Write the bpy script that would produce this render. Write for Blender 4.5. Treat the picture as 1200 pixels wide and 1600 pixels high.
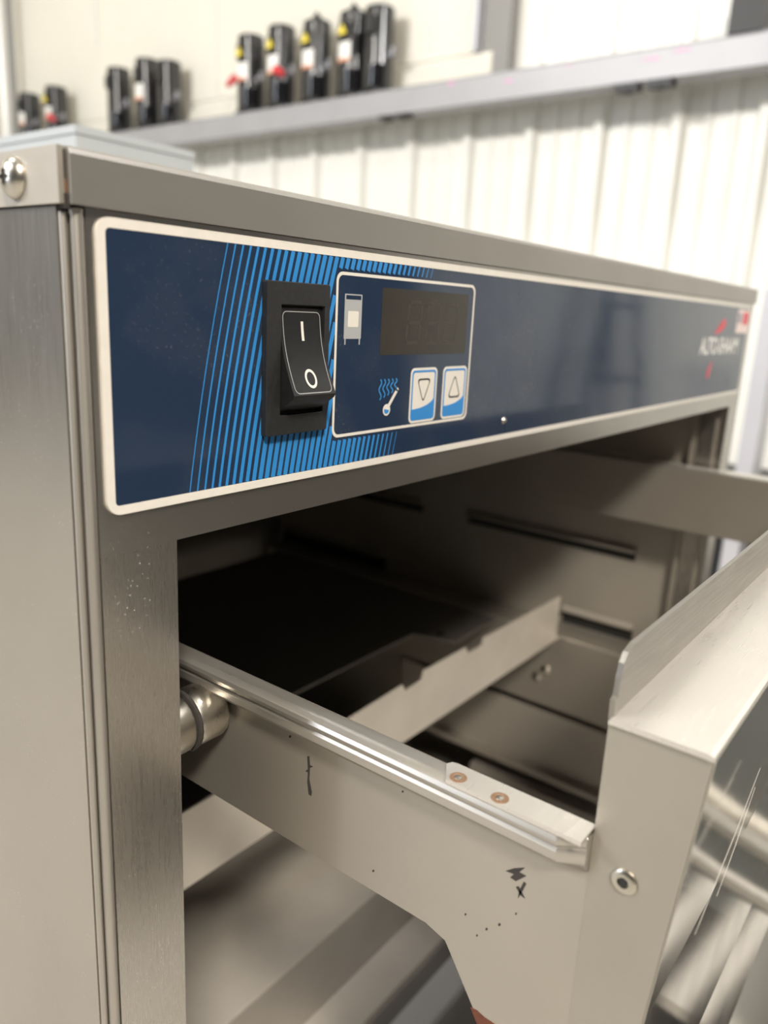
import bpy, bmesh, math, random
from mathutils import Vector, Matrix
random.seed(7)
for o in list(bpy.data.objects): bpy.data.objects.remove(o)
S = bpy.context.scene
COL = S.collection

# ------------------------------------------------------------------ camera
CAM = Vector((-0.1045, -0.1711, -0.0316))
YAW, PIT, ROL, FPX = 0.924, -0.2536, 0.0497, 1218.92
FWD = Vector((math.sin(YAW)*math.cos(PIT), math.cos(YAW)*math.cos(PIT), math.sin(PIT)))
_r = Vector((math.cos(YAW), -math.sin(YAW), 0)); _u = _r.cross(FWD)
RGT = math.cos(ROL)*_r + math.sin(ROL)*_u
UPV = -math.sin(ROL)*_r + math.cos(ROL)*_u
cd = bpy.data.cameras.new('camera'); cam = bpy.data.objects.new('camera', cd); COL.objects.link(cam)
M3 = Matrix((RGT, UPV, -FWD)).transposed()
cam.matrix_world = Matrix.Translation(CAM) @ M3.to_4x4()
cd.sensor_fit = 'HORIZONTAL'; cd.sensor_width = 36.0; cd.lens = FPX/1200*36
cd.clip_start = 0.005; cd.clip_end = 60
cd.dof.use_dof = True; cd.dof.focus_distance = 0.242; cd.dof.aperture_fstop = cd.lens/2.8
S.camera = cam

def on(x, y, ax, val):
    """point of the plane axis=val seen at photograph pixel (x, y)"""
    d = FWD + RGT*((x-600)/FPX) - UPV*((y-800)/FPX)
    i = 'XYZ'.index(ax); return CAM + d*((val-CAM[i])/d[i])

# ------------------------------------------------------------------ world and light
w = bpy.data.worlds.new('world'); S.world = w; w.use_nodes = True
bg = w.node_tree.nodes['Background']; bg.inputs[0].default_value = (1.0, 0.965, 0.91, 1); bg.inputs[1].default_value = 0.05
def area(name, loc, target, size, power, col=(1, 1, 1), sy=None):
    l = bpy.data.lights.new(name, 'AREA'); l.energy = power; l.size = size; l.color = col
    if sy: l.shape = 'RECTANGLE'; l.size_y = sy
    o = bpy.data.objects.new(name, l); COL.objects.link(o); o.location = loc
    o.rotation_euler = (Vector(target)-Vector(loc)).to_track_quat('-Z', 'Y').to_euler()
    return o
area('ceiling_lamp_light', (-1.25, -1.62, 2.0), (0.2, 0, -0.15), 0.40, 125, (1, 0.91, 0.78))
area('wall_fill_light', (-3.0, 2.9, 2.7), (2.8, 1.6, 0.4), 2.4, 245, (1, 0.98, 0.94), 0.5)  # added fill light that brightens the ribbed wall
area('floor_fill_light', (-1.0, 1.9, 3.2), (-0.9, 1.9, 0), 1.2, 35, (1, 0.95, 0.88), 0.4)  # added light, brightens the floor mirrored in the side panel
area('panel_fill_light', (1.6, -1.6, 3.2), (2.9, -1.0, 0.0), 1.0, 75, (1, 0.98, 0.96), 0.4)  # added light for the stretch of wall reflected in the control panel
area('tall_cool_fill', (-5.0, 3.4, 0.9), (3.0, 2.8, 0.6), 0.5, 80, (0.86, 0.92, 1.0), 2.6)  # added tall light, no doorway there; gives the compressors strip highlights
S.view_settings.view_transform = 'Standard'; S.view_settings.look = 'None'
S.view_settings.gamma = 1.0; S.view_settings.use_curve_mapping = False
S.view_settings.exposure = 0.1

# ------------------------------------------------------------------ materials
MATS = {}
def base_mat(name):
    m = bpy.data.materials.new(name); m.use_nodes = True
    nt = m.node_tree; return m, nt, nt.nodes['Principled BSDF']
def plain(name, col, rough=0.5, metal=0.0, spec=None, coat=0.0, var=0.0, scale=40, trans=0.0):
    if name in MATS: return MATS[name]
    m, nt, p = base_mat(name)
    p.inputs['Base Color'].default_value = (*col, 1); p.inputs['Roughness'].default_value = rough
    p.inputs['Metallic'].default_value = metal
    if spec is not None: p.inputs['Specular IOR Level'].default_value = spec
    if coat: p.inputs['Coat Weight'].default_value = coat; p.inputs['Coat Roughness'].default_value = 0.08
    if var:
        tc = nt.nodes.new('ShaderNodeTexCoord'); n = nt.nodes.new('ShaderNodeTexNoise')
        n.inputs['Scale'].default_value = scale; n.inputs['Detail'].default_value = 4
        nt.links.new(tc.outputs['Object'], n.inputs['Vector'])
        mx = nt.nodes.new('ShaderNodeMix'); mx.data_type = 'RGBA'
        mx.inputs[6].default_value = (*[c*(1-var) for c in col], 1); mx.inputs[7].default_value = (*[min(1, c*(1+var)) for c in col], 1)
        nt.links.new(n.outputs['Fac'], mx.inputs[0]); nt.links.new(mx.outputs[2], p.inputs['Base Color'])
    MATS[name] = m; return m
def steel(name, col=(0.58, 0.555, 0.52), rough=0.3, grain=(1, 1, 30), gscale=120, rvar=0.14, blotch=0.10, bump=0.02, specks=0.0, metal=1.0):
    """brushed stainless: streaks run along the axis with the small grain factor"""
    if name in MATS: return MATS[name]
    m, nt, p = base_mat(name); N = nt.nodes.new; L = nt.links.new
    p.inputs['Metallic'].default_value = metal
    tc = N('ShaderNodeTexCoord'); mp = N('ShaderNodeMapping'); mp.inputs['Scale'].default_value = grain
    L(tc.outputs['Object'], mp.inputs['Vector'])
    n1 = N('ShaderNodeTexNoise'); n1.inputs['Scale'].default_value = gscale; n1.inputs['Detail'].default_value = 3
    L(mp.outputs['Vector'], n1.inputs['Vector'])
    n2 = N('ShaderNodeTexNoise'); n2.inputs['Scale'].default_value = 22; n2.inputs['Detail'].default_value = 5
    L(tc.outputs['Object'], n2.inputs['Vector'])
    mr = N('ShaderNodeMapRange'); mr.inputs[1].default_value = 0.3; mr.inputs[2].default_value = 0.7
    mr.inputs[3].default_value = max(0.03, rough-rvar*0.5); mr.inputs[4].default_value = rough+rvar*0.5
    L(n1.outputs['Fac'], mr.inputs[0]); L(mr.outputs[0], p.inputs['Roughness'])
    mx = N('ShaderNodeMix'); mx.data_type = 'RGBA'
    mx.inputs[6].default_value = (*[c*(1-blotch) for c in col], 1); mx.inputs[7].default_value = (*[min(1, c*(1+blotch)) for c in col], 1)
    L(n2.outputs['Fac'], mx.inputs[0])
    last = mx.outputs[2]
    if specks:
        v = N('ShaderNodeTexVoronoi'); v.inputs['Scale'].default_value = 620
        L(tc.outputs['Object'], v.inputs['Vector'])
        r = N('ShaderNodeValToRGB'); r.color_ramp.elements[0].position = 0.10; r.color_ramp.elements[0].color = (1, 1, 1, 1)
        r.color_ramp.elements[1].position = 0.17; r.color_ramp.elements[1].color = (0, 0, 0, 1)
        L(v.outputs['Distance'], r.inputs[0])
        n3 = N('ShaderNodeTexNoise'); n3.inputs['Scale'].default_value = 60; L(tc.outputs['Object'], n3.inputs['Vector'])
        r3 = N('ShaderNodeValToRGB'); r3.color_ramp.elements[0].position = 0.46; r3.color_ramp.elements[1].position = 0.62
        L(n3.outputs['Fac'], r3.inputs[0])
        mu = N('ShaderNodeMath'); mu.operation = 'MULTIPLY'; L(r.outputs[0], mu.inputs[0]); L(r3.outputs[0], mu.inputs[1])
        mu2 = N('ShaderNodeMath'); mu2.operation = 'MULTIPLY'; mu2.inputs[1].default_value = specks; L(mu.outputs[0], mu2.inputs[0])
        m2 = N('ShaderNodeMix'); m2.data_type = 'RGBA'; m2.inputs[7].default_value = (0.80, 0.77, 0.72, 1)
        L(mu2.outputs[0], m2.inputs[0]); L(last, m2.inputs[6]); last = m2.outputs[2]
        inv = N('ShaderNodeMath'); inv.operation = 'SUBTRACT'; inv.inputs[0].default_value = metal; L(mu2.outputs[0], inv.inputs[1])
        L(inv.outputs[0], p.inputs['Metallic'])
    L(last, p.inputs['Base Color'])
    if bump:
        b = N('ShaderNodeBump'); b.inputs['Strength'].default_value = bump; b.inputs['Distance'].default_value = 0.0005
        L(n1.outputs['Fac'], b.inputs['Height']); L(b.outputs[0], p.inputs['Normal'])
    MATS[name] = m; return m

FINE = dict(gscale=500, rvar=0.045, bump=0.003)
V_STEEL = steel('steel_brushed_vertical', metal=0.97, col=(0.54, 0.515, 0.48), grain=(5, 5, 0.12), rough=0.28, specks=0.5, **FINE)      # streaks run up and down
SIDE_STEEL = steel('steel_side_panel', metal=0.97, col=(0.46, 0.432, 0.395), grain=(5, 5, 0.12), rough=0.32, specks=0.3, **FINE)
H_STEEL = steel('steel_brushed_along', metal=0.97, col=(0.54, 0.52, 0.49), grain=(0.12, 5, 5), rough=0.30, specks=0.35, gscale=500, rvar=0.02, bump=0.001)      # streaks run left to right
Y_STEEL = steel('steel_brushed_deep', metal=0.8, col=(0.43, 0.398, 0.352), grain=(5, 0.12, 5), rough=0.48, **FINE)
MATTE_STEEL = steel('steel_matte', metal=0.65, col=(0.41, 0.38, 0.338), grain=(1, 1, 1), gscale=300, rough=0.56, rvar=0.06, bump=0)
INNER_SHADE_STEEL = steel('steel_interior_shade', metal=0.65, col=(0.20, 0.187, 0.17), grain=(1, 1, 1), gscale=300, rough=0.55, rvar=0.06, bump=0)  # darkened steel: the cavity's shade is put into its colour
CAP_STEEL = steel('steel_cap', metal=0.8, col=(0.42, 0.40, 0.375), grain=(0.12, 5, 5), gscale=500, rvar=0.02, bump=0.001, rough=0.40)
LIT_STEEL = steel('steel_lit', metal=0.5, col=(0.62, 0.575, 0.515), grain=(1, 1, 1), gscale=300, rough=0.5, rvar=0.06, blotch=0.14, bump=0)  # lit copy of the matte steel, the brightness put into its colour
BEAD = steel('steel_bead', col=(0.50, 0.475, 0.44), grain=(5, 5, 0.12), rough=0.5, **FINE)
POLISHED = steel('steel_polished', col=(0.50, 0.485, 0.455), grain=(1, 1, 1), gscale=30, rough=0.085, rvar=0.03, bump=0)
SCREW_M = steel('steel_screw', col=(0.56, 0.53, 0.47), grain=(1, 1, 1), rough=0.28, bump=0)
RUST = plain('rust', (0.16, 0.075, 0.03), 0.85, var=0.5, scale=900)
GRIME = plain('grime', (0.03, 0.026, 0.024), 0.9, var=0.4, scale=800)
DARK = plain('dark_cavity', (0.012, 0.012, 0.012), 0.8)
def navy_mat():
    m, nt, p = base_mat('navy_overlay'); N = nt.nodes.new; L = nt.links.new
    tc = N('ShaderNodeTexCoord')
    v = N('ShaderNodeTexNoise'); v.inputs['Scale'].default_value = 700; v.inputs['Detail'].default_value = 2
    L(tc.outputs['Object'], v.inputs['Vector'])
    r = N('ShaderNodeValToRGB'); r.color_ramp.elements[0].position = 0.61; r.color_ramp.elements[1].position = 0.72
    L(v.outputs['Fac'], r.inputs[0])
    n = N('ShaderNodeTexNoise'); n.inputs['Scale'].default_value = 45; n.inputs['Detail'].default_value = 6; L(tc.outputs['Object'], n.inputs['Vector'])
    rn = N('ShaderNodeValToRGB'); rn.color_ramp.elements[0].position = 0.45; rn.color_ramp.elements[1].position = 0.75
    L(n.outputs['Fac'], rn.inputs[0])
    mu = N('ShaderNodeMath'); mu.operation = 'MULTIPLY'; L(r.outputs[0], mu.inputs[0]); L(rn.outputs[0], mu.inputs[1])
    sc = N('ShaderNodeMath'); sc.operation = 'MULTIPLY_ADD'; sc.inputs[1].default_value = 0.35; sc.inputs[2].default_value = 0.0; L(mu.outputs[0], sc.inputs[0])
    sm = N('ShaderNodeMath'); sm.operation = 'MULTIPLY_ADD'; sm.inputs[1].default_value = 0.06; L(rn.outputs[0], sm.inputs[0]); L(sc.outputs[0], sm.inputs[2])
    mx = N('ShaderNodeMix'); mx.data_type = 'RGBA'; mx.inputs[6].default_value = (0.016, 0.030, 0.062, 1); mx.inputs[7].default_value = (0.22, 0.20, 0.17, 1)
    L(sm.outputs[0], mx.inputs[0]); L(mx.outputs[2], p.inputs['Base Color'])
    mr = N('ShaderNodeMapRange'); mr.inputs[3].default_value = 0.05; mr.inputs[4].default_value = 0.15; L(n.outputs['Fac'], mr.inputs[0]); L(mr.outputs[0], p.inputs['Roughness'])
    return m
NAVY = navy_mat()
PRINT_WHITE = plain('print_white', (0.68, 0.65, 0.60), 0.4, var=0.06, scale=300)
PRINT_BLUE = plain('print_blue', (0.028, 0.22, 0.56), 0.3)
PRINT_GREY = plain('print_grey', (0.36, 0.37, 0.38), 0.4)
PRINT_BLACK = plain('print_black', (0.02, 0.02, 0.022), 0.4)
PRINT_RED = plain('print_red', (0.62, 0.03, 0.06), 0.4)
STICKER_WHITE = plain('sticker_white', (0.75, 0.62, 0.6), 0.4)
BLACK_PL = plain('black_plastic', (0.012, 0.012, 0.013), 0.34, var=0.4, scale=500)
BLACK_MATTE = plain('black_plastic_matte', (0.016, 0.016, 0.017), 0.5, var=0.5, scale=700)
WINDOW = plain('display_window', (0.030, 0.026, 0.021), 0.22, var=0.2, scale=120)
SEG = plain('display_segment', (0.040, 0.035, 0.029), 0.3)
WELD = plain('weld_copper', (0.30, 0.185, 0.115), 0.5, 0.6, var=0.3, scale=900)

# ------------------------------------------------------------------ mesh helpers
def link(name, me, mat, parent=None, smooth=False):
    o = bpy.data.objects.new(name, me); COL.objects.link(o)
    if mat: me.materials.append(mat)
    if smooth:
        for f in me.polygons: f.use_smooth = True
    if parent: o.parent = parent
    return o
ORG = Vector((0, 0, 0))           # origin of the thing being built: its parts' meshes are stored relative to it
def finish(name, bm, mat, parent, smooth=False, bevel=0, seg=2, edges=None):
    if bevel:
        es = edges if edges is not None else [e for e in bm.edges if len(e.link_faces) == 2 and e.calc_face_angle(0) > 0.6]
        bmesh.ops.bevel(bm, geom=es, offset=bevel, segments=seg, profile=0.5, affect='EDGES')
    bmesh.ops.recalc_face_normals(bm, faces=bm.faces)
    bmesh.ops.translate(bm, verts=bm.verts, vec=-ORG)
    me = bpy.data.meshes.new(name); bm.to_mesh(me); bm.free()
    return link(name, me, mat, parent, smooth)
def add_box(bm, x0, x1, y0, y1, z0, z1):
    vs = [bm.verts.new(p) for p in ((x0, y0, z0), (x1, y0, z0), (x1, y1, z0), (x0, y1, z0), (x0, y0, z1), (x1, y0, z1), (x1, y1, z1), (x0, y1, z1))]
    for f in ((0, 3, 2, 1), (4, 5, 6, 7), (0, 1, 5, 4), (1, 2, 6, 5), (2, 3, 7, 6), (3, 0, 4, 7)): bm.faces.new([vs[i] for i in f])
def box(name, b, mat, parent=None, bevel=0, seg=2, smooth=False):
    bm = bmesh.new(); add_box(bm, *b); return finish(name, bm, mat, parent, smooth, bevel, seg)
def add_prism(bm, pts, ax, a0, a1):
    """extrude a 2D polygon along an axis: pts are (y,z) for X, (x,z) for Y, (x,y) for Z"""
    def P(p, a): return {'X': (a, p[0], p[1]), 'Y': (p[0], a, p[1]), 'Z': (p[0], p[1], a)}[ax]
    A = [bm.verts.new(P(p, a0)) for p in pts]; B = [bm.verts.new(P(p, a1)) for p in pts]
    n = len(pts); bm.faces.new(A); bm.faces.new(B[::-1])
    for i in range(n): bm.faces.new((A[i], B[i], B[(i+1) % n], A[(i+1) % n]))
def prism(name, pts, ax, a0, a1, mat, parent=None, bevel=0, seg=2, smooth=False):
    bm = bmesh.new(); add_prism(bm, pts, ax, a0, a1); return finish(name, bm, mat, parent, smooth, bevel, seg)
def add_cyl(bm, p0, p1, r0, r1=None, n=24):
    p0, p1 = Vector(p0), Vector(p1); d = p1-p0; r1 = r0 if r1 is None else r1
    g = bmesh.ops.create_cone(bm, cap_ends=True, segments=n, radius1=r0, radius2=r1, depth=d.length)
    bmesh.ops.transform(bm, verts=g['verts'], matrix=Matrix.Translation((p0+p1)/2) @ d.to_track_quat('Z', 'Y').to_matrix().to_4x4())
def cyl(name, p0, p1, r, mat, parent=None, r1=None, n=24, bevel=0, smooth=True):
    bm = bmesh.new(); add_cyl(bm, p0, p1, r, r1, n)
    o = finish(name, bm, mat, parent, False, bevel)
    if smooth: shade(o)
    return o
def shade(o, ang=0.6):
    me = o.data
    for f in me.polygons: f.use_smooth = True
    bm = bmesh.new(); bm.from_mesh(me)
    for e in bm.edges: e.smooth = not (len(e.link_faces) == 2 and e.calc_face_angle(0) > ang)
    bm.to_mesh(me); bm.free()
def lathe(name, prof, origin, axis, mat, parent=None, n=32):
    """prof: (radius, height) pairs along the axis"""
    bm = bmesh.new(); rings = []
    q = Vector(axis).to_track_quat('Z', 'Y').to_matrix()
    for r, h in prof:
        rings.append([bm.verts.new(Vector(origin) + q @ Vector((r*math.cos(2*math.pi*k/n), r*math.sin(2*math.pi*k/n), h))) for k in range(n)])
    for a, b in zip(rings, rings[1:]):
        for k in range(n): bm.faces.new((a[k], a[(k+1) % n], b[(k+1) % n], b[k]))
    bm.faces.new(rings[0][::-1]); bm.faces.new(rings[-1])
    o = finish(name, bm, mat, parent); shade(o); return o
def rrect(x0, x1, z0, z1, r, k=6):
    pts = []
    for cx, cz, a in ((x1-r, z1-r, 0), (x0+r, z1-r, 90), (x0+r, z0+r, 180), (x1-r, z0+r, 270)):
        for i in range(k+1):
            t = math.radians(a+90*i/k); pts.append((cx+r*math.cos(t), cz+r*math.sin(t)))
    return pts
def ring_xz(name, outer, inner, y0, y1, mat, parent):
    bm = bmesh.new(); n = len(outer)
    A = [[bm.verts.new((p[0], y, p[1])) for p in q] for q in (outer, inner) for y in (y0, y1)]
    o0, o1, i0, i1 = A
    for i in range(n):
        j = (i+1) % n
        bm.faces.new((o0[i], o0[j], i0[j], i0[i])); bm.faces.new((o1[i], i1[i], i1[j], o1[j]))
        bm.faces.new((o0[i], o1[i], o1[j], o0[j])); bm.faces.new((i0[i], i0[j], i1[j], i1[i]))
    return finish(name, bm, mat, parent)
def stroke(bm, pts, w, y0, y1):
    """flat printed line of width w along (x,z) points, extruded y0..y1; w may be a list"""
    n = len(pts); L = []; R = []
    for i, (x, z) in enumerate(pts):
        a = pts[max(0, i-1)]; b = pts[min(n-1, i+1)]
        dx, dz = b[0]-a[0], b[1]-a[1]; l = math.hypot(dx, dz) or 1
        ww = (w[i] if isinstance(w, list) else w)/2
        L.append((x-dz/l*ww, z+dx/l*ww)); R.append((x+dz/l*ww, z-dx/l*ww))
    add_prism(bm, L+R[::-1], 'Y', y0, y1) if n == 2 else _strip(bm, L, R, y0, y1)
def _strip(bm, L, R, y0, y1):
    n = len(L)
    f = [[bm.verts.new((p[0], y, p[1])) for p in q] for q in (L, R) for y in (y0, y1)]
    l0, l1, r0, r1 = f
    for i in range(n-1):
        bm.faces.new((l0[i], l0[i+1], r0[i+1], r0[i])); bm.faces.new((l1[i], r1[i], r1[i+1], l1[i+1]))
        bm.faces.new((l0[i], l1[i], l1[i+1], l0[i+1])); bm.faces.new((r0[i], r0[i+1], r1[i+1], r1[i]))
    bm.faces.new((l0[0], r0[0], r1[0], l1[0])); bm.faces.new((l0[-1], l1[-1], r1[-1], r0[-1]))
def empty(name, loc, label, cat, group=None):
    global ORG
    o = bpy.data.objects.new(name, None); COL.objects.link(o); o.location = loc; o.empty_display_size = 0.05
    o['label'] = label; o['category'] = cat
    if group: o['group'] = group
    ORG = Vector(loc); return o
def reset():
    global ORG
    ORG = Vector((0, 0, 0))
def tag(o, label, cat, group=None):
    o['label'] = label; o['category'] = cat
    if group: o['group'] = group
    return o
def struct(o): o['kind'] = 'structure'; return o
def copy_tree(o, parent=None):
    c = o.copy(); COL.objects.link(c); c.parent = parent
    for ch in [q for q in bpy.data.objects if q.parent == o]: copy_tree(ch, c)
    return c

# ------------------------------------------------------------------ the room
ZF = -0.86
WALLX = 3.05
CONC = plain('concrete', (0.40, 0.38, 0.345), 0.6, var=0.25, scale=3)
WALLM = plain('painted_sheet', (0.78, 0.78, 0.74), 0.38, var=0.05, scale=2.5)
CREAM = plain('cream_ribbed', (0.80, 0.775, 0.70), 0.45, var=0.05, scale=2)
floor = struct(box('floor', (-6, WALLX+0.1, -6, 7.2, ZF-0.1, ZF), CONC))
wall = box('wall_right', (WALLX+0.04, WALLX+0.1, -2.1, 7.2, ZF, 3.3), WALLM); struct(wall)
rib0 = on(640, 300, 'X', WALLX).y; PITCH = 0.3035
def sheet_profile(y0):
    p = []
    for k in range(3):                       # three ribs a sheet
        y = y0 + k*PITCH
        p += [(y-0.034, 0), (y-0.016, 0.034), (y+0.016, 0.034), (y+0.034, 0)]
        for s in (0.105, 0.198): p += [(y+s-0.018, 0), (y+s-0.008, 0.009), (y+s+0.008, 0.009), (y+s+0.018, 0)]
    p.append((y0+3*PITCH-0.034, 0)); return p
def wall_sheet(y0):
    bm = bmesh.new(); pr = sheet_profile(y0)
    a = [bm.verts.new((WALLX-d, y, ZF)) for y, d in pr]; b = [bm.verts.new((WALLX-d, y, 3.3)) for y, d in pr]
    c = [bm.verts.new((WALLX+0.04, y, ZF)) for y, d in (pr[0], pr[-1])]; d_ = [bm.verts.new((WALLX+0.04, y, 3.3)) for y, d in (pr[0], pr[-1])]
    for i in range(len(pr)-1): bm.faces.new((a[i], a[i+1], b[i+1], b[i]))
    bm.faces.new((c[0], d_[0], d_[1], c[1])); bm.faces.new((a[0], b[0], d_[0], c[0])); bm.faces.new((a[-1], c[1], d_[1], b[-1]))
    return finish('wall_sheet', bm, WALLM, wall)
for k in range(-4, 6): wall_sheet(rib0 - 0.012 + 3*k*PITCH)
back = struct(box('wall_back', (-1.5, WALLX, 5.75, 5.85, ZF, 3.3), CREAM))
ceil_m = plain('ceiling_white', (0.7, 0.69, 0.66), 0.8)
ceiling = struct(box('ceiling', (-1.0, WALLX+0.1, -5.5, 7.2, 3.3, 3.4), ceil_m))

# cream panel of fine horizontal ribs behind the beam
def ribbed_panel(name, y0, y1, z0, z1, x, pitch, depth, mat, parent=None):
    bm = bmesh.new(); n = int((z1-z0)/pitch); prof = []
    for i in range(n): prof += [(z0+i*pitch, 0), (z0+(i+0.25)*pitch, depth), (z0+(i+0.75)*pitch, depth)]
    prof.append((z1, 0))
    a = [bm.verts.new((x-d, y0, z)) for z, d in prof]; b = [bm.verts.new((x-d, y1, z)) for z, d in prof]
    for i in range(len(prof)-1): bm.faces.new((a[i], a[i+1], b[i+1], b[i]))
    e = [bm.verts.new((x+0.025, y, z)) for y, z in ((y0, z0), (y0, z1), (y1, z1), (y1, z0))]
    bm.faces.new((e[0], e[1], e[2], e[3])); bm.faces.new((a[0], b[0], e[3], e[0])); bm.faces.new((a[-1], e[1], e[2], b[-1]))
    bm.faces.new([a[0]]+[e[0], e[1]]+a[::-1][:-1]); bm.faces.new([b[0]]+b[1:]+[e[2], e[3]])
    return finish(name, bm, mat, parent)
PX = 2.985
zb = 0.86
pan = empty('roller_door', (PX, 3.6, zb), 'cream door of fine horizontal ribs behind the row of black compressors', 'door')
ribbed_panel('ribbed_curtain', on(748, 60, 'X', PX).y, 5.6, on(760, 80, 'X', PX).z, 3.25, PX, 0.0125, 0.004, CREAM, pan)
ribbed_panel('bottom_bar', on(769, 90, 'X', PX-0.02).y, 5.6, zb, on(769, 80, 'X', PX-0.02).z, PX-0.02, 0.0125, 0.005, CREAM, pan)
reset()
GLINT = plain('fixing_glint', (0.93, 0.93, 0.92), 0.15)  # white colour stands in for the glints on the screw heads
for k, (px_, ya, yb) in enumerate(((597, -60, 138), (338, -40, 190), (150, -40, 70))):
    p = on(px_, 60, 'X', PX-0.012)
    bm = bmesh.new()
    for q in range(26):
        py = ya + (yb-ya)*q/25
        z = on(px_, py, 'X', PX-0.012).z
        g = bmesh.ops.create_icosphere(bm, subdivisions=2, radius=0.008); bmesh.ops.translate(bm, verts=g['verts'], vec=(PX-0.012, p.y, z))
    ORG = Vector((PX, 3.6, zb)); o = finish('fixing_row', bm, GLINT, pan, True); o['kind'] = 'stuff'; reset()

# upright column at the end of the door
GREYP = plain('grey_paint', (0.24, 0.235, 0.225), 0.5, var=0.06, scale=3)
LAV = plain('galvanised', (0.50, 0.50, 0.54), 0.4, 0.3, var=0.08, scale=4)
c0, c1, c2 = on(800, 60, 'X', 2.99).y, on(757, 60, 'X', 2.99).y, on(746, 60, 'X', 2.97).y
col = empty('steel_column', (3.0, c0, 0.88), 'dark grey upright column between the cream ribbed door and white wall', 'column')
box('column_web', (2.97, 3.03, c0, c1, 0.86, 3.29), GREYP, col, 0.004)
box('guide_track', (2.93, 3.0, c1+0.002, c2, on(755, 78, 'X', 2.95).z, 3.29), LAV, col, 0.004)
reset()

# grey beam carrying the compressors
BX = 2.80
bz1 = on(600, 139, 'X', BX).z; bz0 = on(600, 180, 'X', BX).z
BEAM = plain('beam_galvanised', (0.34, 0.34, 0.36), 0.45, 0.2, var=0.10, scale=5)
beam = empty('wall_beam', (BX, 2.0, bz0), 'long grey steel beam fixed across the white ribbed wall', 'beam')
t = 0.012
prism('beam_channel', [(BX, bz0), (BX, bz1-0.012), (BX+0.012, bz1), (3.015, bz1), (3.015, bz1-t), (BX+t, bz1-t), (BX+t, bz0+t), (BX+0.1, bz0+t), (BX+0.1, bz0)], 'Y', -1.9, 5.7, BEAM, beam, 0)
PINK = plain('pink_marker', (0.75, 0.28, 0.55), 0.6, var=0.2, scale=60)
for (a, b, c, d) in ((698, 712, 124, 136), (783, 806, 122, 131), (1000, 1040, 86, 97), (1046, 1090, 72, 84), (880, 900, 101, 106)):
    p, q = on(a, d, 'X', BX), on(b, c, 'X', BX)
    m = []
    for i in range(10):
        th = 2*math.pi*i/10; rr = random.uniform(0.6, 1)
        m.append(((p.y+q.y)/2+(p.y-q.y)/2*rr*math.cos(th), min(bz1-0.014, max(bz0+0.004, (p.z+q.z)/2+abs(q.z-p.z)*0.35*rr*math.sin(th)))))
    prism('pink_mark', m, 'X', BX-0.0008, BX+0.001, PINK, beam)
reset()
CLIP = plain('clip_black', (0.02, 0.02, 0.022), 0.5)
for (a, b) in ((962, 998), (1012, 1050), (598, 612), (622, 642)):
    p = on(a, 150, 'X', BX+0.03).y; q = on(b, 150, 'X', BX+0.03).y; h = 0.022 if a > 900 else 0.012
    bm = bmesh.new(); add_box(bm, BX+0.005, BX+0.06, q, p, bz0-h, bz0); add_box(bm, BX+0.02, BX+0.045, (p+q)/2-0.006, (p+q)/2+0.006, bz0-h-0.008, bz0-h)
    o = finish('beam_clip', bm, CLIP, None, False, 0.002)
    tag(o, 'larger black clip under the grey beam' if a > 900 else 'small black clip under the grey beam by the compressors', 'clip', 'clips under the beam' if a > 900 else 'small clips under the beam')

# black compressors standing on the beam
GLOSSB = plain('compressor_black', (0.010, 0.010, 0.012), 0.10, 0.0, spec=0.9)
LABELW = plain('label_white', (0.8, 0.79, 0.76), 0.5)
LABELO = plain('label_orange', (0.75, 0.25, 0.10), 0.5)
YEL = plain('label_yellow', (0.85, 0.68, 0.05), 0.5)
REDT = plain('red_cap', (0.62, 0.04, 0.05), 0.45)
GREYL = plain('label_grey', (0.22, 0.22, 0.24), 0.45)
def arc_patch(name, r, a0, a1, z0, z1, mat, parent, n=10, tri=False):
    bm = bmesh.new()
    def P(a, z, rr): return bm.verts.new((-rr*math.cos(a), -rr*math.sin(a), z))
    cols = []
    for i in range(n+1):
        f = i/n; a = a0+(a1-a0)*f
        zt = z1 if not tri else z0+(z1-z0)*(1-abs(2*f-1)) + 0.0005
        cols.append([P(a, z0, r), P(a, zt, r), P(a, zt, r-0.002), P(a, z0, r-0.002)])
    for a, b in zip(cols, cols[1:]):
        for k in range(4): bm.faces.new((a[k], b[k], b[(k+1) % 4], a[(k+1) % 4]))
    bm.faces.new(cols[0]); bm.faces.new(cols[-1][::-1])
    o = finish(name, bm, mat, parent); shade(o); return o
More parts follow.
